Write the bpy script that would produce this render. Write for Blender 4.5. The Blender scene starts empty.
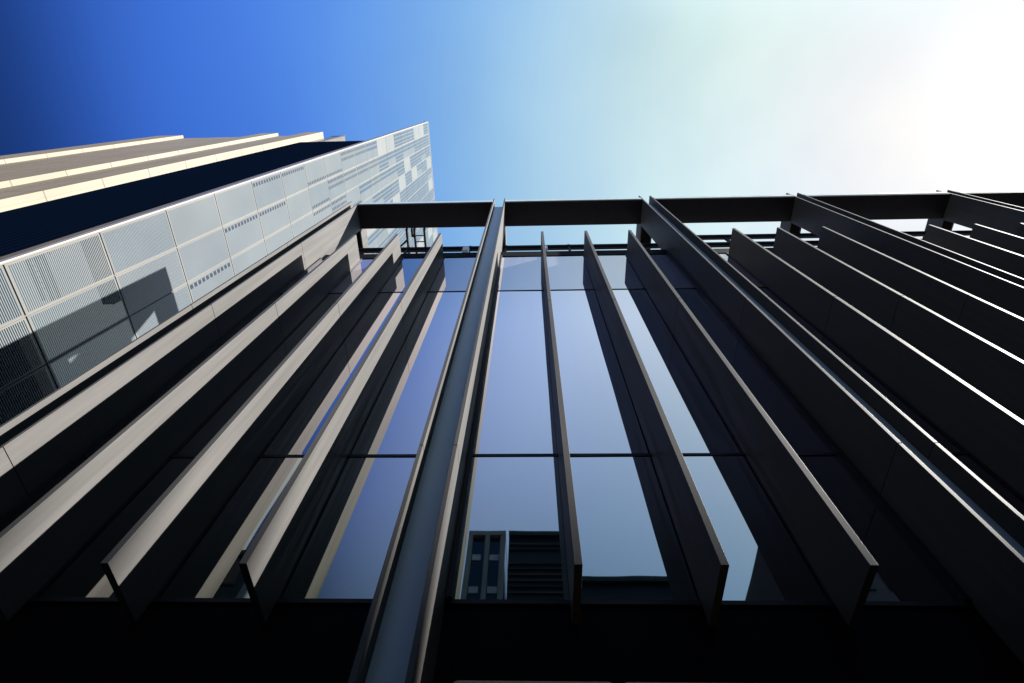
import bpy, bmesh, math, random
from mathutils import Vector, Matrix

random.seed(7)
C = bpy.context.scene.collection
S = 1.25            # metres per survey unit
ZC = 1.65           # eye height of the camera above the pavement, metres


def V(p):           # survey units (camera at the origin) -> metres (ground at z = 0)
    return Vector((p[0] * S, p[1] * S, ZC + p[2] * S))


def ZU(z):          # metres above ground -> survey units
    return (z - ZC) / S


# ------------------------------------------------------------------ helpers
class MB:
    """collects shapes, given in survey units, and links them as one mesh object"""

    def __init__(self):
        self.v, self.f, self.mi, self.uv = [], [], [], []

    def quad(self, pts, mi=0, uv=None):
        n = len(self.v)
        self.v += [V(p) for p in pts]
        self.f.append(tuple(range(n, n + len(pts))))
        self.mi.append(mi)
        self.uv.append(uv or [(0, 0)] * len(pts))

    def box(self, x0, x1, y0, y1, z0, z1, mi=0):
        a = [(x0, y0, z0), (x1, y0, z0), (x1, y1, z0), (x0, y1, z0),
             (x0, y0, z1), (x1, y0, z1), (x1, y1, z1), (x0, y1, z1)]
        n = len(self.v)
        self.v += [V(p) for p in a]
        for q in ((0, 3, 2, 1), (4, 5, 6, 7), (0, 1, 5, 4), (1, 2, 6, 5), (2, 3, 7, 6), (3, 0, 4, 7)):
            self.f.append(tuple(n + i for i in q))
            self.mi.append(mi)
            self.uv.append([(0, 0)] * 4)

    def prism(self, poly, x0, x1, mi=0):
        """poly: (y, z) outline, counter-clockwise seen from +X, extruded along X"""
        n = len(self.v)
        k = len(poly)
        self.v += [V((x0, y, z)) for y, z in poly] + [V((x1, y, z)) for y, z in poly]
        self.f.append(tuple(n + k + i for i in range(k)))
        self.f.append(tuple(n + i for i in reversed(range(k))))
        self.mi += [mi, mi]
        self.uv += [[(0, 0)] * k] * 2
        for i in range(k):
            j = (i + 1) % k
            self.f.append((n + i, n + j, n + k + j, n + k + i))
            self.mi.append(mi)
            self.uv.append([(0, 0)] * 4)

    def tube(self, a, b, r, seg=10, mi=0):
        a, b = V(a), V(b)
        d = (b - a).normalized()
        u = d.orthogonal().normalized()
        w = d.cross(u)
        n = len(self.v)
        for c in (a, b):
            for i in range(seg):
                t = 2 * math.pi * i / seg
                self.v.append(c + (u * math.cos(t) + w * math.sin(t)) * r * S)
        for i in range(seg):
            j = (i + 1) % seg
            self.f.append((n + i, n + j, n + seg + j, n + seg + i))
        self.f.append(tuple(n + i for i in reversed(range(seg))))
        self.f.append(tuple(n + seg + i for i in range(seg)))
        self.mi += [mi] * (seg + 2)
        self.uv += [[(0, 0)] * 4] * seg + [[(0, 0)] * seg] * 2

    def build(self, name, mats, parent=None, bevel=0.0, smooth=False):
        me = bpy.data.meshes.new(name)
        me.from_pydata([tuple(v) for v in self.v], [], self.f)
        if not isinstance(mats, (list, tuple)):
            mats = [mats]
        for m in mats:
            me.materials.append(m)
        me.polygons.foreach_set('material_index', self.mi)
        ul = me.uv_layers.new(name='UVMap')
        i = 0
        for p, uvs in zip(me.polygons, self.uv):
            for q in uvs:
                ul.data[i].uv = q
                i += 1
        if smooth:
            for p in me.polygons:
                p.use_smooth = True
        me.update()
        o = bpy.data.objects.new(name, me)
        C.objects.link(o)
        if parent is not None:
            o.parent = parent
            o.matrix_parent_inverse = Matrix.Translation(-parent.location)
        if bevel:
            b = o.modifiers.new('edge', 'BEVEL')
            b.width = bevel
            b.segments = 2
            b.limit_method = 'ANGLE'
        return o


def thing(name, label, cat, loc, group=None):
    o = bpy.data.objects.new(name, None)
    C.objects.link(o)
    o.location = V(loc)
    o.empty_display_size = 0.3
    o['label'] = label
    o['category'] = cat
    if group:
        o['group'] = group
    return o


def struct(o):
    o['kind'] = 'structure'
    return o


# ------------------------------------------------------------------ materials
def newmat(name):
    m = bpy.data.materials.new(name)
    m.use_nodes = True
    nt = m.node_tree
    return m, nt, nt.nodes['Principled BSDF']


def N(nt, t, **kw):
    n = nt.nodes.new(t)
    for k, v in kw.items():
        setattr(n, k, v)
    return n


def noise(nt, scale, detail=3, vec=None, stretch=None):
    n = N(nt, 'ShaderNodeTexNoise')
    n.inputs['Scale'].default_value = scale
    n.inputs['Detail'].default_value = detail
    tc = N(nt, 'ShaderNodeTexCoord')
    src = tc.outputs['Object']
    if stretch:
        mp = N(nt, 'ShaderNodeMapping')
        mp.inputs['Scale'].default_value = stretch
        nt.links.new(src, mp.inputs['Vector'])
        src = mp.outputs['Vector']
    nt.links.new(src, n.inputs['Vector'])
    return n


def ramp(nt, fac, c0, c1, p0=0.3, p1=0.7):
    r = N(nt, 'ShaderNodeValToRGB')
    r.color_ramp.elements[0].position = p0
    r.color_ramp.elements[1].position = p1
    r.color_ramp.elements[0].color = (*c0, 1)
    r.color_ramp.elements[1].color = (*c1, 1)
    nt.links.new(fac, r.inputs['Fac'])
    return r


def surf(name, col, rough=0.5, metal=0.0, spec=0.5, var=0.12, nscale=3.0, stretch=None, bump=0.0, bscale=40.0):
    m, nt, b = newmat(name)
    n = noise(nt, nscale, 4, stretch=stretch)
    c0 = tuple(max(0, c * (1 - var)) for c in col)
    c1 = tuple(min(1, c * (1 + var)) for c in col)
    r = ramp(nt, n.outputs['Fac'], c0, c1)
    nt.links.new(r.outputs['Color'], b.inputs['Base Color'])
    rr = N(nt, 'ShaderNodeMapRange')
    rr.inputs['From Min'].default_value = 0.3
    rr.inputs['From Max'].default_value = 0.7
    rr.inputs['To Min'].default_value = max(0.02, rough - 0.06)
    rr.inputs['To Max'].default_value = min(1, rough + 0.06)
    nt.links.new(n.outputs['Fac'], rr.inputs['Value'])
    nt.links.new(rr.outputs['Result'], b.inputs['Roughness'])
    b.inputs['Metallic'].default_value = metal
    b.inputs['Specular IOR Level'].default_value = spec
    if bump:
        n2 = noise(nt, bscale, 3)
        bp = N(nt, 'ShaderNodeBump')
        bp.inputs['Strength'].default_value = bump
        bp.inputs['Distance'].default_value = 0.01
        nt.links.new(n2.outputs['Fac'], bp.inputs['Height'])
        nt.links.new(bp.outputs['Normal'], b.inputs['Normal'])
    return m


M = {}
M['fin'] = surf('anodised_aluminium', (0.055, 0.053, 0.051), 0.52, 0.0, 0.09, 0.11, 1.6, (5, 5, 0.22), 0.04, 90)
M['plate'] = surf('bronze_grey_aluminium', (0.053, 0.051, 0.049), 0.52, 0.0, 0.09, 0.11, 1.6, (5, 5, 0.22), 0.04, 90)
M['web'] = surf('pier_lining_metal', (0.27, 0.335, 0.345), 0.45, 0.0, 0.4, 0.10, 0.8, (2, 2, 0.3))
M['beam'] = surf('dark_painted_steel', (0.010, 0.010, 0.012), 0.5, 0.0, 0.12, 0.15, 2.0)
M['black'] = surf('black_gasket', (0.012, 0.012, 0.014), 0.6, 0.0, 0.15, 0.1, 3.0)
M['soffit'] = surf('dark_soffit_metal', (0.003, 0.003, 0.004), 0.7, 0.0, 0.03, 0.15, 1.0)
M['roof'] = surf('grey_roof_membrane', (0.16, 0.16, 0.16), 0.9, 0.0, 0.2, 0.2, 1.0)
M['canopy'] = surf('bronze_canopy_metal', (0.13, 0.085, 0.025), 0.5, 0.2, 0.3, 0.15, 2.0)
M['white_paint'] = surf('white_painted_metal', (0.75, 0.75, 0.73), 0.4, 0.0, 0.5, 0.05, 2.0)


def glass_mat(name, tint, graze, body, bodymix, wav=0.02):
    """coated facade glass: a mirror coat over a dark or enamelled body"""
    m, nt, b = newmat(name)
    b.inputs['Metallic'].default_value = 1.0
    lw = N(nt, 'ShaderNodeLayerWeight')                # coated glass reflects more, and paler, at a grazing angle
    lw.inputs['Blend'].default_value = 0.5
    fr = ramp(nt, lw.outputs['Facing'], tint, graze, 0.25, 0.62)
    nt.links.new(fr.outputs['Color'], b.inputs['Base Color'])
    b.inputs['Roughness'].default_value = 0.015
    n = noise(nt, 0.55, 2, stretch=(1.0, 1.0, 0.35))
    bp = N(nt, 'ShaderNodeBump')
    bp.inputs['Strength'].default_value = wav
    bp.inputs['Distance'].default_value = 0.25
    nt.links.new(n.outputs['Fac'], bp.inputs['Height'])
    nt.links.new(bp.outputs['Normal'], b.inputs['Normal'])
    d = N(nt, 'ShaderNodeBsdfDiffuse')
    n2 = noise(nt, 2.2, 5, stretch=(5, 5, 0.22))
    r = ramp(nt, n2.outputs['Fac'], tuple(c * 0.82 for c in body), tuple(min(1, c * 1.1) for c in body), 0.35, 0.65)
    nt.links.new(r.outputs['Color'], d.inputs['Color'])
    mx = N(nt, 'ShaderNodeMixShader')
    mx.inputs['Fac'].default_value = bodymix
    nt.links.new(b.outputs['BSDF'], mx.inputs[1])
    nt.links.new(d.outputs['BSDF'], mx.inputs[2])
    nt.links.new(mx.outputs['Shader'], nt.nodes['Material Output'].inputs['Surface'])
    return m


M['glass'] = glass_mat('coated_facade_glass', (0.195, 0.222, 0.182), (0.55, 0.485, 0.50), (0.02, 0.022, 0.035), 0.06)
M['spandrel'] = glass_mat('enamelled_spandrel_glass', (0.40, 0.38, 0.40), (0.62, 0.56, 0.58), (0.20, 0.18, 0.19), 0.35)


def frit_mat(name, bands, cover=0.74, lines=False, white=(0.083, 0.091, 0.094), squares=True, bandcol=(0.012, 0.016, 0.027), ior=1.55):
    """tower pane: fine white printed lines on reflective glass, with a solid border and bands of clear squares"""
    m, nt, b = newmat(name)
    L = nt.links
    uv = N(nt, 'ShaderNodeUVMap')
    uv.uv_map = 'UVMap'
    sx = N(nt, 'ShaderNodeSeparateXYZ')
    L.new(uv.outputs['UV'], sx.inputs['Vector'])

    def math_(op, a, c, clamp=False):
        n = N(nt, 'ShaderNodeMath', operation=op, use_clamp=clamp)
        for i, q in enumerate((a, c)):
            if q is None:
                continue
            if isinstance(q, (int, float)):
                n.inputs[i].default_value = q
            else:
                L.new(q, n.inputs[i])
        return n.outputs['Value']
    u, v = sx.outputs['X'], sx.outputs['Y']
    # fine horizontal printed lines, about 38 to a pane
    fr = math_('FRACT', math_('MULTIPLY', v, 52.0), None)
    line = math_('LESS_THAN', fr, cover) if lines else cover
    # solid white border
    du = math_('MINIMUM', u, math_('SUBTRACT', 1.0, u))
    dv = math_('MINIMUM', v, math_('SUBTRACT', 1.0, v))
    bord = math_('MAXIMUM', math_('LESS_THAN', du, 0.035), math_('LESS_THAN', dv, 0.017))
    mask = math_('MAXIMUM', bord, line)
    dark = None
    for (v0, v1) in bands:
        inb = math_('MULTIPLY', math_('GREATER_THAN', u, v0), math_('LESS_THAN', u, v1))
        if squares:
            sq = math_('LESS_THAN', math_('FRACT', math_('MULTIPLY', math_('SUBTRACT', v, 0.02), 11.4), None), 0.72)
            inb2 = math_('MULTIPLY', inb, math_('MULTIPLY', sq, math_('GREATER_THAN', dv, 0.02)))
        else:
            inb2 = inb
        dark = inb2 if dark is None else math_('MAXIMUM', dark, inb2)
        mask = math_('MAXIMUM', mask, inb)
    col = N(nt, 'ShaderNodeMix', data_type='RGBA')
    col.inputs['A'].default_value = (*white, 1)
    col.inputs['B'].default_value = (*bandcol, 1)
    bc = N(nt, 'ShaderNodeMix', data_type='RGBA')
    bc.inputs['A'].default_value = (*white, 1)
    bc.inputs['B'].default_value = (0.102, 0.101, 0.095, 1)
    L.new(bord, bc.inputs['Factor'])
    L.new(bc.outputs['Result'], col.inputs['A'])
    if dark is not None:
        L.new(dark, col.inputs['Factor'])
    else:
        col.inputs['Factor'].default_value = 0.0
    nz = noise(nt, 0.35, 4)
    mul = N(nt, 'ShaderNodeMix', data_type='RGBA', blend_type='MULTIPLY')
    mul.inputs['Factor'].default_value = 1.0
    rv = ramp(nt, nz.outputs['Fac'], (0.82, 0.84, 0.86), (1, 1, 1))
    oi = N(nt, 'ShaderNodeObjectInfo')
    ov = ramp(nt, oi.outputs['Random'], (0.84, 0.87, 0.90), (1.0, 0.985, 0.96), 0.0, 1.0)
    mul2 = N(nt, 'ShaderNodeMix', data_type='RGBA', blend_type='MULTIPLY')
    mul2.inputs['Factor'].default_value = 1.0
    L.new(ov.outputs['Color'], mul2.inputs['B'])
    L.new(col.outputs['Result'], mul.inputs['A'])
    L.new(rv.outputs['Color'], mul.inputs['B'])
    L.new(mul.outputs['Result'], mul2.inputs['A'])
    L.new(mul2.outputs['Result'], b.inputs['Base Color'])
    b.inputs['Roughness'].default_value = 0.25
    b.inputs['Specular IOR Level'].default_value = 0.3
    g = N(nt, 'ShaderNodeBsdfPrincipled')
    g.inputs['Base Color'].default_value = (0.015, 0.025, 0.035, 1)
    g.inputs['Roughness'].default_value = 0.02
    g.inputs['IOR'].default_value = ior
    mx = N(nt, 'ShaderNodeMixShader')
    L.new(mask, mx.inputs['Fac'])
    L.new(g.outputs['BSDF'], mx.inputs[1])
    L.new(b.outputs['BSDF'], mx.inputs[2])
    L.new(mx.outputs['Shader'], nt.nodes['Material Output'].inputs['Surface'])
    return m


FRIT = {
    'plain': frit_mat('fritted_glass_plain', []),
    'clear': frit_mat('fritted_glass_fine_lines', [], cover=0.34, lines=True, white=(0.13, 0.127, 0.114), ior=2.1),
    'lined': frit_mat('fritted_glass_close_lines', [], cover=0.66, lines=True),
    'top': frit_mat('fritted_glass_near_band', [(0.08, 0.20)]),
    'bottom': frit_mat('fritted_glass_far_band', [(0.80, 0.92)]),
    'two': frit_mat('fritted_glass_two_bands', [(0.07, 0.21), (0.34, 0.48)]),
    'twolow': frit_mat('fritted_glass_two_low_bands', [(0.56, 0.69), (0.80, 0.93)]),
    'dense': frit_mat('fritted_glass_dense_bands', [(0.08, 0.24), (0.33, 0.49), (0.58, 0.74), (0.82, 0.94)],
                      squares=False, bandcol=(0.021, 0.034, 0.056)),
    'half': frit_mat('fritted_glass_half_banded', [(0.07, 0.23), (0.33, 0.49)], squares=False, bandcol=(0.021, 0.034, 0.056)),
    'white': frit_mat('fritted_glass_white', [], cover=0.95, white=(0.115, 0.115, 0.11)),
}
M['trim'] = surf('pale_corner_metal', (0.19, 0.186, 0.18), 0.3, 0.0, 0.5, 0.04, 1.0)
M['joint'] = surf('beige_glazing_bar', (0.076, 0.064, 0.05), 0.6, 0.0, 0.3, 0.1, 1.0)


def navy_mat():
    m, nt, b = newmat('dark_navy_ribbed_cladding')
    tc = N(nt, 'ShaderNodeTexCoord')
    w = N(nt, 'ShaderNodeTexWave', wave_type='BANDS', bands_direction='X')
    w.inputs['Scale'].default_value = 0.9
    w.inputs['Distortion'].default_value = 0.0
    nt.links.new(tc.outputs['Object'], w.inputs['Vector'])
    r = ramp(nt, w.outputs['Fac'], (0.0008, 0.0024, 0.0075), (0.0016, 0.0042, 0.0115))
    nt.links.new(r.outputs['Color'], b.inputs['Base Color'])
    b.inputs['Roughness'].default_value = 0.7
    b.inputs['Specular IOR Level'].default_value = 0.0
    return m


M['navy'] = navy_mat()


def stone_mat():
    m, nt, b = newmat('cream_stone_cladding')
    L = nt.links
    tc = N(nt, 'ShaderNodeTexCoord')
    sx = N(nt, 'ShaderNodeSeparateXYZ')
    L.new(tc.outputs['Object'], sx.inputs['Vector'])

    def m_(op, a, c):
        n = N(nt, 'ShaderNodeMath', operation=op)
        for i, q in enumerate((a, c)):
            if q is None:
                continue
            if isinstance(q, (int, float)):
                n.inputs[i].default_value = q
            else:
                L.new(q, n.inputs[i])
        return n.outputs['Value']
    fz = m_('FRACT', m_('DIVIDE', sx.outputs['Z'], 3.6), None)
    jz = m_('LESS_THAN', fz, 0.022)
    fx = m_('FRACT', m_('DIVIDE', sx.outputs['X'], 1.2), None)
    jx = m_('LESS_THAN', fx, 0.03)
    j = m_('MAXIMUM', jz, jx)
    n = noise(nt, 0.6, 5, stretch=(1.5, 1.5, 0.25))
    r = ramp(nt, n.outputs['Fac'], (0.132, 0.108, 0.078), (0.160, 0.135, 0.101))
    mx = N(nt, 'ShaderNodeMix', data_type='RGBA')
    L.new(j, mx.inputs['Factor'])
    L.new(r.outputs['Color'], mx.inputs['A'])
    mx.inputs['B'].default_value = (0.075, 0.062, 0.047, 1)
    L.new(mx.outputs['Result'], b.inputs['Base Color'])
    b.inputs['Roughness'].default_value = 0.75
    b.inputs['Specular IOR Level'].default_value = 0.25
    return m


M['stone'] = stone_mat()

# ------------------------------------------------------------------ measured layout (survey units)
YF, YG = 3.570, 4.340          # front of the fins, glass face
ZFB = 3.241                    # foot of the fins
ZB, ZT2, ZT1, ZGT = 3.509, 5.724, 12.078, 14.950
ZFT = 14.730                   # top of the fins
ZS0, ZS1 = 19.078, 19.45       # sunshade beam
ZPT = 19.80                    # top of the paired plates
X0, P, MOD = 0.386, 5.2273, 1.2
GROUND = ZU(0.0)
SEAM = 9.39
BAYS = range(-1, 5)            # bays between the piers
XD = lambda b: X0 - (P - 2 * MOD) / 2 + b * P     # centre of the pier left of bay b
XL, XR = XD(-1) - 0.215, XD(5) + 0.215

# ------------------------------------------------------------------ the glass office building
bld = thing('glass_office_building',
            'dark glass facade with tall vertical metal fins and a black sunshade frame along its top',
            'building', (XL, YF, GROUND))

# body behind the glass, roof, recessed ground floor
b = MB()
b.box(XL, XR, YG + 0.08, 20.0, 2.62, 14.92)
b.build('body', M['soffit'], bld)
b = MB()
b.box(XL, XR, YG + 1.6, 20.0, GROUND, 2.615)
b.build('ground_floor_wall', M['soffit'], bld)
b = MB()
b.box(XL, XR, YG + 0.19, 20.05, 14.955, 15.0)
b.box(XL, XR, 19.9, 20.05, 15.0, 15.4)
b.box(XL, XL + 0.12, YG + 0.2, 19.9, 15.0, 15.4)
b.build('roof', M['roof'], bld)
b = MB()
b.box(XL, XR, YG - 0.015, YG + 0.18, 14.955, 15.41)
b.build('parapet', M['soffit'], bld)
b = MB()
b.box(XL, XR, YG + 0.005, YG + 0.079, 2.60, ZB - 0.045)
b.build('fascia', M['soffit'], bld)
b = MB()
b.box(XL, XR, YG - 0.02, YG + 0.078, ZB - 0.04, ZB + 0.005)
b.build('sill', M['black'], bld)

rows = [(ZB + 0.008, ZT2 - 0.025, 'glass'), (ZT2 + 0.025, ZT1 - 0.02, 'glass'), (ZT1 + 0.02, ZGT - 0.01, 'spandrel')]
for z, nm in ((ZT2, 'transom'), (ZT1, 'transom')):
    b = MB()
    h = 0.024 if z == ZT2 else 0.019
    b.box(XL, XR, YG - 0.008, YG + 0.06, z - h, z + h)
    b.build(nm, M['black'], bld)

prng = random.Random(21)
for bay in BAYS:
    xs = [XD(bay) + 0.215] + [X0 + bay * P + k * MOD for k in range(3)] + [XD(bay + 1) - 0.215]
    for k in range(4):
        for z0, z1, mt in rows:
            b = MB()
            b.box(xs[k] + (0.03 if k else 0.06), xs[k + 1] - (0.03 if k < 3 else 0.06), YG, YG + 0.05, z0, z1)
            tx, tz = prng.uniform(-0.0016, 0.0016), prng.uniform(-0.002, 0.002)     # no pane sits perfectly true
            for v in (0, 1, 4, 5):
                b.v[v].y += (tx if v in (1, 5) else -tx) + (tz if v > 3 else -tz) + 0.004
            b.build('window_pane' if mt == 'glass' else 'spandrel_panel', M[mt], bld)
    for k in range(3):
        x = X0 + bay * P + k * MOD
        b = MB()
        b.box(x - 0.026, x + 0.026, YG - 0.028, YG + 0.06, ZB, ZGT)
        b.build('mullion', M['black'], bld)
        b = MB()
        b.box(x - 0.035, x + 0.035, YF, YG - 0.031, ZFB, SEAM - 0.006)
        b.box(x - 0.035, x + 0.035, YF, YG - 0.031, SEAM + 0.006, ZFT)
        b.box(x - 0.030, x + 0.030, YF + 0.005, YG - 0.036, SEAM - 0.0055, SEAM + 0.0055)
        b.build('fin', M['fin'], bld, bevel=0.004)

for p in range(-1, 6):
    xc = XD(p)
    for s in (-1, 1):
        x = xc + s * 0.1925
        b = MB()
        prev = GROUND
        for z in (0.4, 4.90, SEAM, 13.89):
            b.prism([(YF, prev), (YG - 0.012, prev), (YG - 0.012, z - 0.005), (YF, z - 0.005)], x - 0.0225, x + 0.0225)
            prev = z + 0.005
        b.prism([(YF, prev), (YG - 0.012, prev), (YG - 0.012, 15.415), (4.46, 15.415), (4.46, ZS0), (7.2, ZS0), (7.2, 19.74),
                 (YF + 0.4, ZPT), (YF, ZPT)], x - 0.0225, x + 0.0225)
        b.build('pier_plate', M['plate'], bld, bevel=0.003)
    b = MB()
    b.box(xc - 0.166, xc + 0.166, YF + 0.22, YG + 0.05, GROUND, 19.05)
    b.box(xc - 0.166, xc + 0.166, YF + 0.22, 4.47, 19.053, 19.40)
    b.build('pier_lining', M['web'], bld)
    b = MB()
    b.box(xc - 0.166, xc + 0.166, 4.475, 7.19, ZS0 + 0.004, 19.39)
    b.build('support_arm', M['soffit'], bld)
    for s in (-1, 1):
        b = MB()
        b.box(xc + s * 0.245 - 0.028, xc + s * 0.245 + 0.028, YG - 0.06, YG + 0.06, ZB, ZGT)
        b.build('mullion', M['black'], bld)

for bay in BAYS:
    b = MB()
    b.box(XD(bay) + 0.2155, XD(bay + 1) - 0.2155, YF + 0.006, 4.425, ZS0, ZS1)
    sb = b.build('sunshade_beam', M['beam'], bld, bevel=0.01)
    b = MB()
    b.box(XD(bay) + 0.222, XD(bay + 1) - 0.222, YF - 0.006, YF + 0.003, ZS0 + 0.10, ZS1 - 0.012)
    fl = b.build('edge_flashing', M['web'], sb)

for x0, x1 in ((-0.45, 0.452), (0.468, 1.9), (1.916, 3.4)):
    b = MB()
    b.box(x0, x1, 2.90, YG + 1.55, 1.70, 1.865)
    b.build('entrance_canopy', M['canopy'], bld, bevel=0.05)

# ------------------------------------------------------------------ roof furniture
rl = thing('roof_railing', 'black tubular railing running along the roof edge behind the fins', 'railing', (XL, 4.64, 15.0))
b = MB()
b.tube((XL + 0.1, 4.64, 16.95), (XR - 0.1, 4.64, 16.95), 0.09)
b.build('rail', M['beam'], rl)
b = MB()
b.tube((XD(1) + 0.3, 4.64, 17.9), (XR - 0.1, 4.64, 17.9), 0.09)
b.build('rail', M['beam'], rl)
for bay in BAYS:
    for k in range(3):
        x = XD(bay) + 0.30 + k * 2.03
        b = MB()
        b.box(x - 0.03, x + 0.03, 4.60, 4.68, 15.0, 17.2 if bay < 1 else 18.1)
        b.build('post', M['beam'], rl)

ld = thing('roof_ladder', 'black steel ladder frame lying flat behind the sunshade at the left end of the roof', 'ladder', (-3.93, 4.45, 19.1))
for x in (-4.10, -3.74):
    b = MB()
    b.box(x - 0.035, x + 0.035, 4.45, 7.0, 19.05, 19.2)
    b.build('stringer', M['beam'], ld)
for i in range(9):
    y = 4.71 + i * 0.225
    b = MB()
    b.tube((-4.07, y, 19.12), (-3.77, y, 19.12), 0.02, 8)
    b.build('rung', M['beam'], ld)
br = thing('roof_strut', 'black steel strut with a slanting brace beside the flat ladder on the roof', 'strut', (-4.38, 4.45, 19.1))
b = MB()
b.box(-4.415, -4.345, 4.45, 7.0, 19.05, 19.2)
b.build('beam', M['beam'], br)
b = MB()
b.tube((-4.75, 5.16, 19.1), (-4.38, 4.85, 19.1), 0.035, 8)
b.build('brace', M['beam'], br)
b = MB()
b.box(-4.22, -4.17, 4.45, 4.73, 19.05, 19.2)
b.box(-4.22, -4.10, 4.68, 4.75, 19.05, 19.2)
b.build('stub', M['beam'], br)

for x, lb in ((-1.95, 'small white floodlight clamped to the roof railing left of the central pier'),
              (0.50, 'small white floodlight clamped to the roof railing right of the central pier')):
    t = thing('roof_floodlight', lb, 'floodlight', (x, 4.56, 16.0), 'floodlights on the roof railing')
    b = MB()
    b.box(x - 0.09, x + 0.09, 4.42, 4.58, 16.05, 16.45)
    b.build('housing', M['white_paint'], t, bevel=0.02)
    b = MB()
    b.box(x - 0.025, x + 0.025, 4.585, 4.63, 16.2, 16.9)
    b.build('bracket', M['white_paint'], t)

# ------------------------------------------------------------------ the glass screen tower on the left
TX, TY = -11.3, 3.09
RH, CW = 2.873, 1.205
RZ0 = 10.87
tw = thing('glass_tower', 'tall tower with a pale printed glass wall rising above its dark navy front', 'tower', (TX, TY, GROUND))
TTOP = 65.75
NR0 = -4
NR1 = 19
NCOL = 18
cells = []
for r in range(NR0, NR1):
    for c in range(NCOL):
        cells.append((r, c))


def kind_of(r, c):
    rng = random.Random(r * 131 + c * 17 + 5)
    if r < 2:
        return 'clear' if r < 1 else 'lined'
    q = rng.random()
    if r < 5:
        if r == 4 and c == 0:
            return 'top'
        return ('top' if q < 0.25 else 'bottom' if q < 0.55 else 'plain') if c > 0 else 'plain'
    if r < 7:
        return 'top' if q < 0.3 else 'bottom' if q < 0.65 else 'twolow' if q < 0.75 else 'plain'
    if r < 9:
        return 'bottom' if q < 0.3 else 'two' if q < 0.7 else 'twolow' if q < 0.8 else 'plain'
    if r < 11:
        return 'two' if q < 0.5 else 'half' if q < 0.75 else 'white' if q < 0.9 else 'plain'
    return 'dense' if q < 0.68 else 'white' if q < 0.86 else 'half'


FIXED = {(3, 1): 'top', (4, 0): 'top', (5, 0): 'top', (5, 1): 'plain', (4, 1): 'top', (6, 0): 'bottom', (7, 0): 'bottom',
         (6, 1): 'bottom', (7, 1): 'two', (8, 0): 'two', (9, 0): 'two', (3, 2): 'bottom', (2, 2): 'top', (3, 0): 'plain',
         (2, 0): 'plain', (2, 1): 'plain', (8, 1): 'two', (4, 2): 'plain', (10, 0): 'half', (11, 0): 'white', (12, 0): 'white'}
for k, v in FIXED.items():
    pass


def pane(mb, r, c, mi=0):
    y0, y1 = TY + 0.06 + c * CW + 0.014, TY + 0.06 + (c + 1) * CW - 0.014
    z0 = RZ0 + (r - 0) * RH - RH * 0 + 0.02
    z1 = z0 + RH - 0.04
    z0 = max(z0, GROUND + 0.02)
    mb.quad([(TX, y0, z0), (TX, y1, z0), (TX, y1, z1), (TX, y0, z1)], mi, [(0, 0), (1, 0), (1, 1), (0, 1)])
    # edges of the pane so it has thickness
    for a, bb in (((y0, z0), (y1, z0)), ((y1, z0), (y1, z1)), ((y1, z1), (y0, z1)), ((y0, z1), (y0, z0))):
        mb.quad([(TX - 0.03, a[0], a[1]), (TX - 0.03, bb[0], bb[1]), (TX, bb[0], bb[1]), (TX, a[0], a[1])], mi,
                [(0.5, 0.01)] * 4)


def seen(r, c):
    # largest panes in the photo: low rows, near columns, above what our own building hides
    z = RZ0 + (r + 0.5) * RH
    y = TY + (c + 0.5) * CW
    if r < -2:
        return 1e9
    lim = 0.52 + 0.0 * z
    if r < 14 and c > 5:
        return 1e6 + z * 10 + y
    return z + 3 * c


order = sorted(cells, key=lambda q: seen(*q))
own = set(order[:98])
names = list(FRIT)
rest = MB()
for r, c in cells:
    kd = FIXED.get((r, c)) or kind_of(r, c)
    if (r, c) in own:
        b = MB()
        pane(b, r, c)
        b.build('printed_glass_pane', FRIT[kd], tw)
    else:
        pane(rest, r, c, names.index(kd))
o = rest.build('upper_glass_panes', [FRIT[k] for k in names], tw)
o['kind'] = 'stuff'
TYE = TY + 0.06 + NCOL * CW
b = MB()
b.box(TX - 0.5, TX - 0.032, TY + 0.032, TYE, GROUND, TTOP)
b.build('screen_backing', M['joint'], tw)
b = MB()
b.box(TX - 0.16, TX + 0.012, TY, TY + 0.03, GROUND, TTOP + 0.05)
b.build('corner_trim', M['trim'], tw)
b = MB()
b.box(TX - 0.5, TX + 0.01, TY, TYE, TTOP + 0.052, TTOP + 0.2)
b.build('coping', M['trim'], tw)
b = MB()
b.box(-17.0, TX - 0.165, 3.20, 22.0, GROUND, 42.3)
b.build('front_block', M['navy'], tw)
b = MB()
b.box(-16.9, -15.72, 3.30, 3.36, 42.302, 49.0)
b.box(-15.78, -15.72, 3.362, 10.0, 42.302, 49.0)
b.build('roof_screen', FRIT['plain'], tw)
b = MB()
b.box(-16.9, -15.7, 3.28, 3.38, 49.002, 49.15)
b.box(-15.80, -15.69, 3.22, 3.298, 42.303, 49.15)
b.build('roof_screen_frame', M['beam'], tw)

# ------------------------------------------------------------------ the cream stone tower further left
st = thing('stone_tower', 'cream stone tower with projecting vertical piers left of the dark navy front', 'tower', (-24, 3.07, GROUND))
b = MB()
b.box(-31.0, -17.0, 3.07, 20.0, GROUND, 47.4)
b.build('wall', M['stone'], st)
for x1, x0 in ((-17.003, -18.4), (-20.8, -22.2), (-28.9, -31.0)):
    b = MB()
    b.box(x0, x1, 2.83, 3.067, GROUND, 47.45)
    b.build('pier', M['stone'], st)

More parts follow.
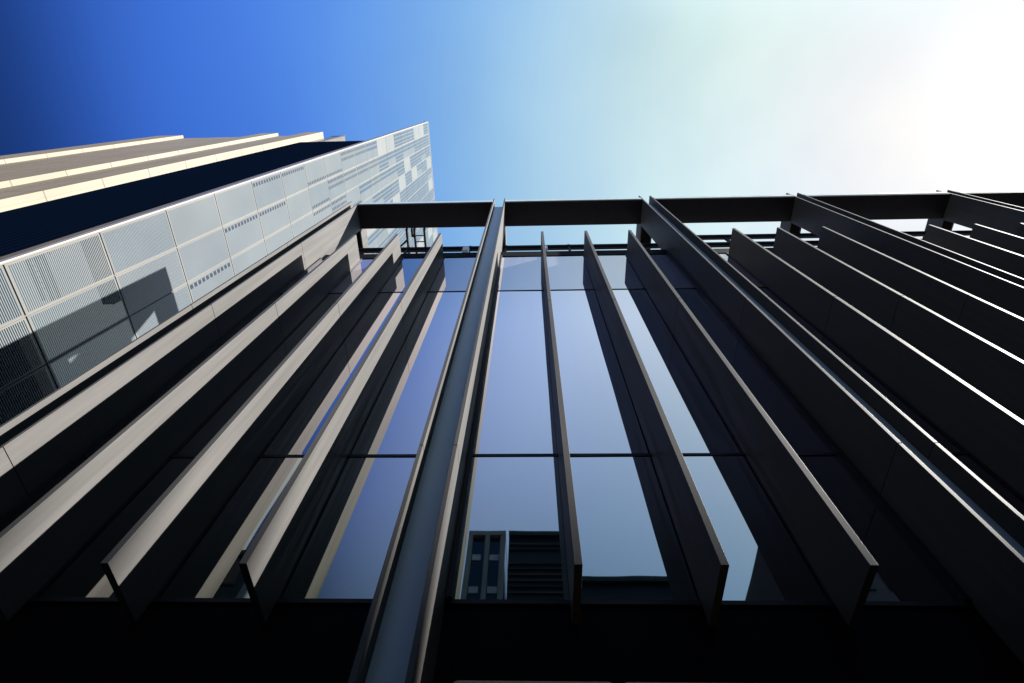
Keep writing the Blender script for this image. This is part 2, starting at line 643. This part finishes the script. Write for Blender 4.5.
# ------------------------------------------------------------------ ground
M['asphalt'] = surf('asphalt', (0.04, 0.04, 0.042), 0.9, 0, 0.3, 0.25, 0.8, None, 0.3, 60)
M['paving'] = surf('grey_paving', (0.07, 0.068, 0.065), 0.85, 0, 0.3, 0.2, 1.2, None, 0.2, 40)
M['kerb'] = surf('kerb_stone', (0.22, 0.22, 0.21), 0.8, 0, 0.3, 0.15, 2.0)
M['paint'] = surf('road_paint', (0.75, 0.75, 0.72), 0.7, 0, 0.3, 0.1, 3.0)


def sheet(name, x0, x1, y0, y1, z, mat):      # metres
    b = MB()
    b.quad([(x0 / S, y0 / S, ZU(z)), (x1 / S, y0 / S, ZU(z)), (x1 / S, y1 / S, ZU(z)), (x0 / S, y1 / S, ZU(z))])
    return struct(b.build(name, mat))


sheet('ground', -1500, 1500, -1500, 1500, -0.13, M['asphalt'])
sheet('road', -300, 300, -11.5, -2.8, -0.126, M['asphalt'])
b = MB()
b.box(-240, 240, -2.64 / S, 40, ZU(-0.14), ZU(0))
struct(b.build('pavement', M['paving']))
b = MB()
b.box(-240, 240, -2.8 / S, -2.642 / S, ZU(-0.14), ZU(0.003))
struct(b.build('kerb', M['kerb']))
b = MB()
b.box(-240, 240, -40, -11.5 / S, ZU(-0.14), ZU(0))
struct(b.build('pavement', M['paving']))
b = MB()
for i in range(-20, 21):
    x = i * 6.0
    b.quad([(x / S, -7.2 / S, ZU(-0.122)), ((x + 3) / S, -7.2 / S, ZU(-0.122)), ((x + 3) / S, -7.08 / S, ZU(-0.122)), (x / S, -7.08 / S, ZU(-0.122))])
struct(b.build('road_marking', M['paint']))

# ------------------------------------------------------------------ across the street (mirrored in the panes, plus two tall slabs added to block light)
M['opp_wall'] = surf('grey_render', (0.12, 0.115, 0.105), 0.8, 0, 0.3, 0.15, 0.5)
M['opp_pier'] = surf('pale_render_pier', (0.38, 0.37, 0.34), 0.8, 0, 0.3, 0.15, 0.5)
M['opp_dark'] = surf('dark_teal_cladding', (0.03, 0.045, 0.05), 0.6, 0, 0.3, 0.2, 0.6)
M['opp_glass'] = surf('dark_window_glass', (0.02, 0.035, 0.045), 0.08, 0, 0.6, 0.1, 0.5)
M['blind'] = surf('white_window_blind', (0.7, 0.72, 0.7), 0.7, 0, 0.3, 0.08, 3.0)
YO = -12.0


def opp(name, label, x0, x1, ztop, wall, kind):
    t = thing(name, label, 'building', ((x0 + x1) / 2, YO, GROUND), 'buildings across the street')
    b = MB()
    b.box(x0, x1, YO - 10, YO - 0.25, GROUND, ztop - 0.1)
    b.build('wall', wall if kind != 'piers' else M['opp_glass'], t)
    b = MB()
    b.box(x0, x1, YO - 10, YO, ztop - 0.098, ztop + 0.18)
    b.build('cornice', wall, t)
    z = ZU(4.2)
    if kind == 'piers':
        for f in (0.0, 0.48, 0.88):
            xa = x0 + f * (x1 - x0)
            b = MB()
            b.box(xa, xa + 0.12 * (x1 - x0), YO - 0.248, YO - 0.01, GROUND, ztop - 0.1)
            b.build('pier', wall, t)
        while z + 1 < ztop:
            for f in (0.14, 0.62):
                b = MB()
                xa = x0 + f * (x1 - x0)
                b.box(xa, xa + 0.24 * (x1 - x0), YO - 0.248, YO - 0.2, z, z + 0.35)
                b.build('blind', M['blind'], t)
            z += 1.9
    elif kind == 'louvres':
        i = 0
        zz = ztop - 0.6
        while zz > ZU(4):
            b = MB()
            b.box(x0 + 0.05, x1 - 0.05, YO - 0.248, YO - 0.14, zz, zz + 0.07)
            b.build('louvre', M['opp_wall'] if i % 7 in (0, 4, 5) else wall, t)
            zz -= 0.33 if i % 7 != 1 else 0.9
            i += 1
    elif kind == 'plain':
        while z + 2.4 < ztop:
            b = MB()
            b.box(x0 + 0.6, x1 - 0.6, YO - 0.249, YO - 0.2, z, z + 1.7)
            b.build('window_band', M['opp_glass'], t)
            z += 2.9
    else:
        while z + 1.6 < ztop:
            n = max(2, int((x1 - x0) / 1.5))
            w = (x1 - x0) / n
            for k in range(n):
                fr = MB()
                xa = x0 + k * w + w * 0.22
                fr.box(xa, xa + w * 0.56, YO - 0.249, YO - 0.16, z, z + 1.5)
                fo = fr.build('window', M['opp_dark'], t)
                g = MB()
                g.box(xa + 0.06, xa + w * 0.56 - 0.06, YO - 0.1598, YO - 0.15, z + 0.06, z + 1.44)
                g.build('pane', M['opp_glass'], fo)
            z += 2.6


opp('office_block', 'narrow office block with pale piers mirrored low in the central pane', -3.25, -1.35, 20.7, M['opp_pier'], 'piers')
opp('office_block', 'dark louvred office block mirrored low in the central pane', -1.2, 2.0, 20.7, M['opp_dark'], 'louvres')
opp('office_block', 'dark lower block mirrored in the pane right of the central fin', 2.1, 7.2, 18.0, M['opp_dark'], 'windows')
opp('office_block', 'low grey block across the street to the left', -13.4, -3.6, 11.0, M['opp_wall'], 'windows')
opp('office_block', 'dark block with a flat roof across the street to the left', -21.0, -13.6, 19.4, M['opp_dark'], 'windows')
opp('office_block', 'tall dark slab added across the street at the far left to block sky light', -90.0, -21.2, 40.0, M['opp_dark'], 'plain')  # added blocker: keeps low sky light off the left faces of the fins
opp('office_block', 'grey block across the street mirrored as a dark edge in the right pane', 11.2, 23.9, 19.9, M['opp_wall'], 'windows')
opp('office_block', 'tall dark slab added across the street far to the right to shade the road', 24.0, 110.0, 56.5, M['opp_dark'], 'plain')  # added blocker, its height set to shade the street and cut ground bounce

# ------------------------------------------------------------------ light
SD = Vector((0.76, -0.184, 0.624)).normalized()
sun = bpy.data.lights.new('sun', 'SUN')
sun.energy = 5.0
sun.angle = math.radians(0.5)
sun.color = (1.0, 0.965, 0.915)
so = bpy.data.objects.new('sun', sun)
C.objects.link(so)
so.rotation_euler = SD.to_track_quat('Z', 'Y').to_euler()
so.location = (60, -15, 60)

SKY_TINT = (0.066, 0.161, 0.425)
HAZE_DIR = Vector((0.591, 0.058, 0.804)).normalized()     # middle of the bright haze, just under the sun
HAZE_GAIN = 1.82
HAZE = [(0.20, (0.0, 0.0, 0.0)), (1.0, (1.0, 0.89, 0.54)), (0.31, (0.01, 0.03, 0.12)), (0.479, (0.041, 0.113, 0.298)),
        (0.602, (0.08, 0.196, 0.336)), (0.754, (0.213, 0.379, 0.27)), (0.873, (0.47, 0.58, 0.21)), (0.933, (0.616, 0.724, 0.35)),
        (0.969, (0.735, 0.776, 0.46)), (0.987, (0.83, 0.80, 0.51))]
SKY_FILL_DIR = Vector((0.30, -0.70, 0.65)).normalized()        # pale glow added to the sky behind the camera to brighten glass reflections
SKY_FILL = (0.98, 1.16, 1.36)
w = bpy.data.worlds.new('World')
bpy.context.scene.world = w
w.use_nodes = True
nt = w.node_tree
bg = nt.nodes['Background']
sky = nt.nodes.new('ShaderNodeTexSky')
sky.sky_type = 'NISHITA'
sky.sun_disc = False
sky.sun_elevation = math.asin(SD.z)
sky.sun_rotation = math.atan2(SD.x, SD.y)
sky.air_density = 1.0
sky.dust_density = 1.0
sky.ozone_density = 1.5
tc = nt.nodes.new('ShaderNodeTexCoord')
dt = nt.nodes.new('ShaderNodeVectorMath')
dt.operation = 'DOT_PRODUCT'
dt.inputs[1].default_value = HAZE_DIR
nt.links.new(tc.outputs['Generated'], dt.inputs[0])
tint = nt.nodes.new('ShaderNodeMix')
tint.data_type = 'RGBA'
tint.blend_type = 'MULTIPLY'
tint.inputs['Factor'].default_value = 1.0
nt.links.new(sky.outputs['Color'], tint.inputs['A'])
tint.inputs['B'].default_value = (*SKY_TINT, 1)
hz = nt.nodes.new('ShaderNodeValToRGB')          # bright haze around the sun, fading with the angle from it
cr_ = hz.color_ramp
cr_.interpolation = 'B_SPLINE'
for k, (p_, c_) in enumerate(HAZE):
    e = cr_.elements[k] if k < 2 else cr_.elements.new(p_)
    e.position = p_
    e.color = (*c_, 1)
nt.links.new(dt.outputs['Value'], hz.inputs['Fac'])
cl = nt.nodes.new('ShaderNodeTexNoise')
cl.inputs['Scale'].default_value = 3.5
cl.inputs['Detail'].default_value = 5
nt.links.new(tc.outputs['Generated'], cl.inputs['Vector'])
mr = nt.nodes.new('ShaderNodeMapRange')
mr.inputs['From Min'].default_value = 0.3
mr.inputs['From Max'].default_value = 0.7
mr.inputs['To Min'].default_value = HAZE_GAIN * 0.92
mr.inputs['To Max'].default_value = HAZE_GAIN * 1.08
nt.links.new(cl.outputs['Fac'], mr.inputs['Value'])
sc_ = nt.nodes.new('ShaderNodeVectorMath')
sc_.operation = 'SCALE'
nt.links.new(hz.outputs['Color'], sc_.inputs[0])
nt.links.new(mr.outputs['Result'], sc_.inputs['Scale'])
ad = nt.nodes.new('ShaderNodeVectorMath')
ad.operation = 'ADD'
nt.links.new(tint.outputs['Result'], ad.inputs[0])
nt.links.new(sc_.outputs['Vector'], ad.inputs[1])
dk = nt.nodes.new('ShaderNodeMapRange')          # the sky is deepest blue away from the sun
dk.interpolation_type = 'SMOOTHSTEP'
dk.inputs['From Min'].default_value = 0.15
dk.inputs['From Max'].default_value = 0.40
dk.inputs['To Min'].default_value = 0.30
dk.inputs['To Max'].default_value = 1.0
nt.links.new(dt.outputs['Value'], dk.inputs['Value'])
s2 = nt.nodes.new('ShaderNodeVectorMath')
s2.operation = 'SCALE'
nt.links.new(tint.outputs['Result'], s2.inputs[0])
nt.links.new(dk.outputs['Result'], s2.inputs['Scale'])
ds = nt.nodes.new('ShaderNodeVectorMath')
ds.operation = 'DOT_PRODUCT'
ds.inputs[1].default_value = SD
nt.links.new(tc.outputs['Generated'], ds.inputs[0])
sr = nt.nodes.new('ShaderNodeMapRange')
sr.interpolation_type = 'SMOOTHSTEP'
sr.inputs['From Min'].default_value = 0.62
sr.inputs['From Max'].default_value = 0.97
sr.inputs['To Min'].default_value = 1.0
sr.inputs['To Max'].default_value = 0.35
nt.links.new(ds.outputs['Value'], sr.inputs['Value'])
s3 = nt.nodes.new('ShaderNodeVectorMath')
s3.operation = 'SCALE'
nt.links.new(s2.outputs['Vector'], s3.inputs[0])
nt.links.new(sr.outputs['Result'], s3.inputs['Scale'])
nt.links.new(s3.outputs['Vector'], ad.inputs[0])
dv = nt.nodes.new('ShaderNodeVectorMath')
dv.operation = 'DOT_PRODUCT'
dv.inputs[1].default_value = SKY_FILL_DIR
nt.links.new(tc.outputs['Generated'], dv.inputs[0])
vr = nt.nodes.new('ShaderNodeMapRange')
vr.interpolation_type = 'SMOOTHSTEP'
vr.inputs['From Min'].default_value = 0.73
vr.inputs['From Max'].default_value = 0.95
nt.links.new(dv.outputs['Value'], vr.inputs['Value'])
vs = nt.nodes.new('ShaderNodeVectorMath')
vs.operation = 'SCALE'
vs.inputs[0].default_value = SKY_FILL
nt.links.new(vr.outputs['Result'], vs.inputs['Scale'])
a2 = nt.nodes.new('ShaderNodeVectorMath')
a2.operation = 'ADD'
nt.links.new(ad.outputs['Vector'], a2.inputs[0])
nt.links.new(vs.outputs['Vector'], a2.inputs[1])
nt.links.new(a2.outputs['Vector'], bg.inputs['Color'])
bg.inputs['Strength'].default_value = 0.1

# ------------------------------------------------------------------ camera
cam = bpy.data.cameras.new('camera')
co = bpy.data.objects.new('camera', cam)
C.objects.link(co)
f, ya, pi_, ro = 536.3352, 0.0760621172, 1.1301800937, 0.0581202684
cy, sy, cp, sp = math.cos(ya), math.sin(ya), math.cos(pi_), math.sin(pi_)
fwd = Vector((-sy * cp, cy * cp, sp))
rt = Vector((cy, sy, 0))
up = rt.cross(fwd)
cr, sr = math.cos(ro), math.sin(ro)
r2, u2 = rt * cr + up * sr, -rt * sr + up * cr
mt = Matrix((r2, u2, -fwd)).transposed().to_4x4()
mt.translation = V((0, 0, 0))
co.matrix_world = mt
cam.sensor_width = 36.0
cam.lens = f * 36.0 / 1024.0
cam.clip_start = 0.05
cam.clip_end = 5000
sc = bpy.context.scene
sc.camera = co
sc.view_settings.view_transform = 'Standard'
sc.view_settings.look = 'None'
sc.view_settings.exposure = 2.46      # exposed for the shaded glass
sc.view_settings.gamma = 1.0
sc.render.resolution_x = 1024
sc.render.resolution_y = 683
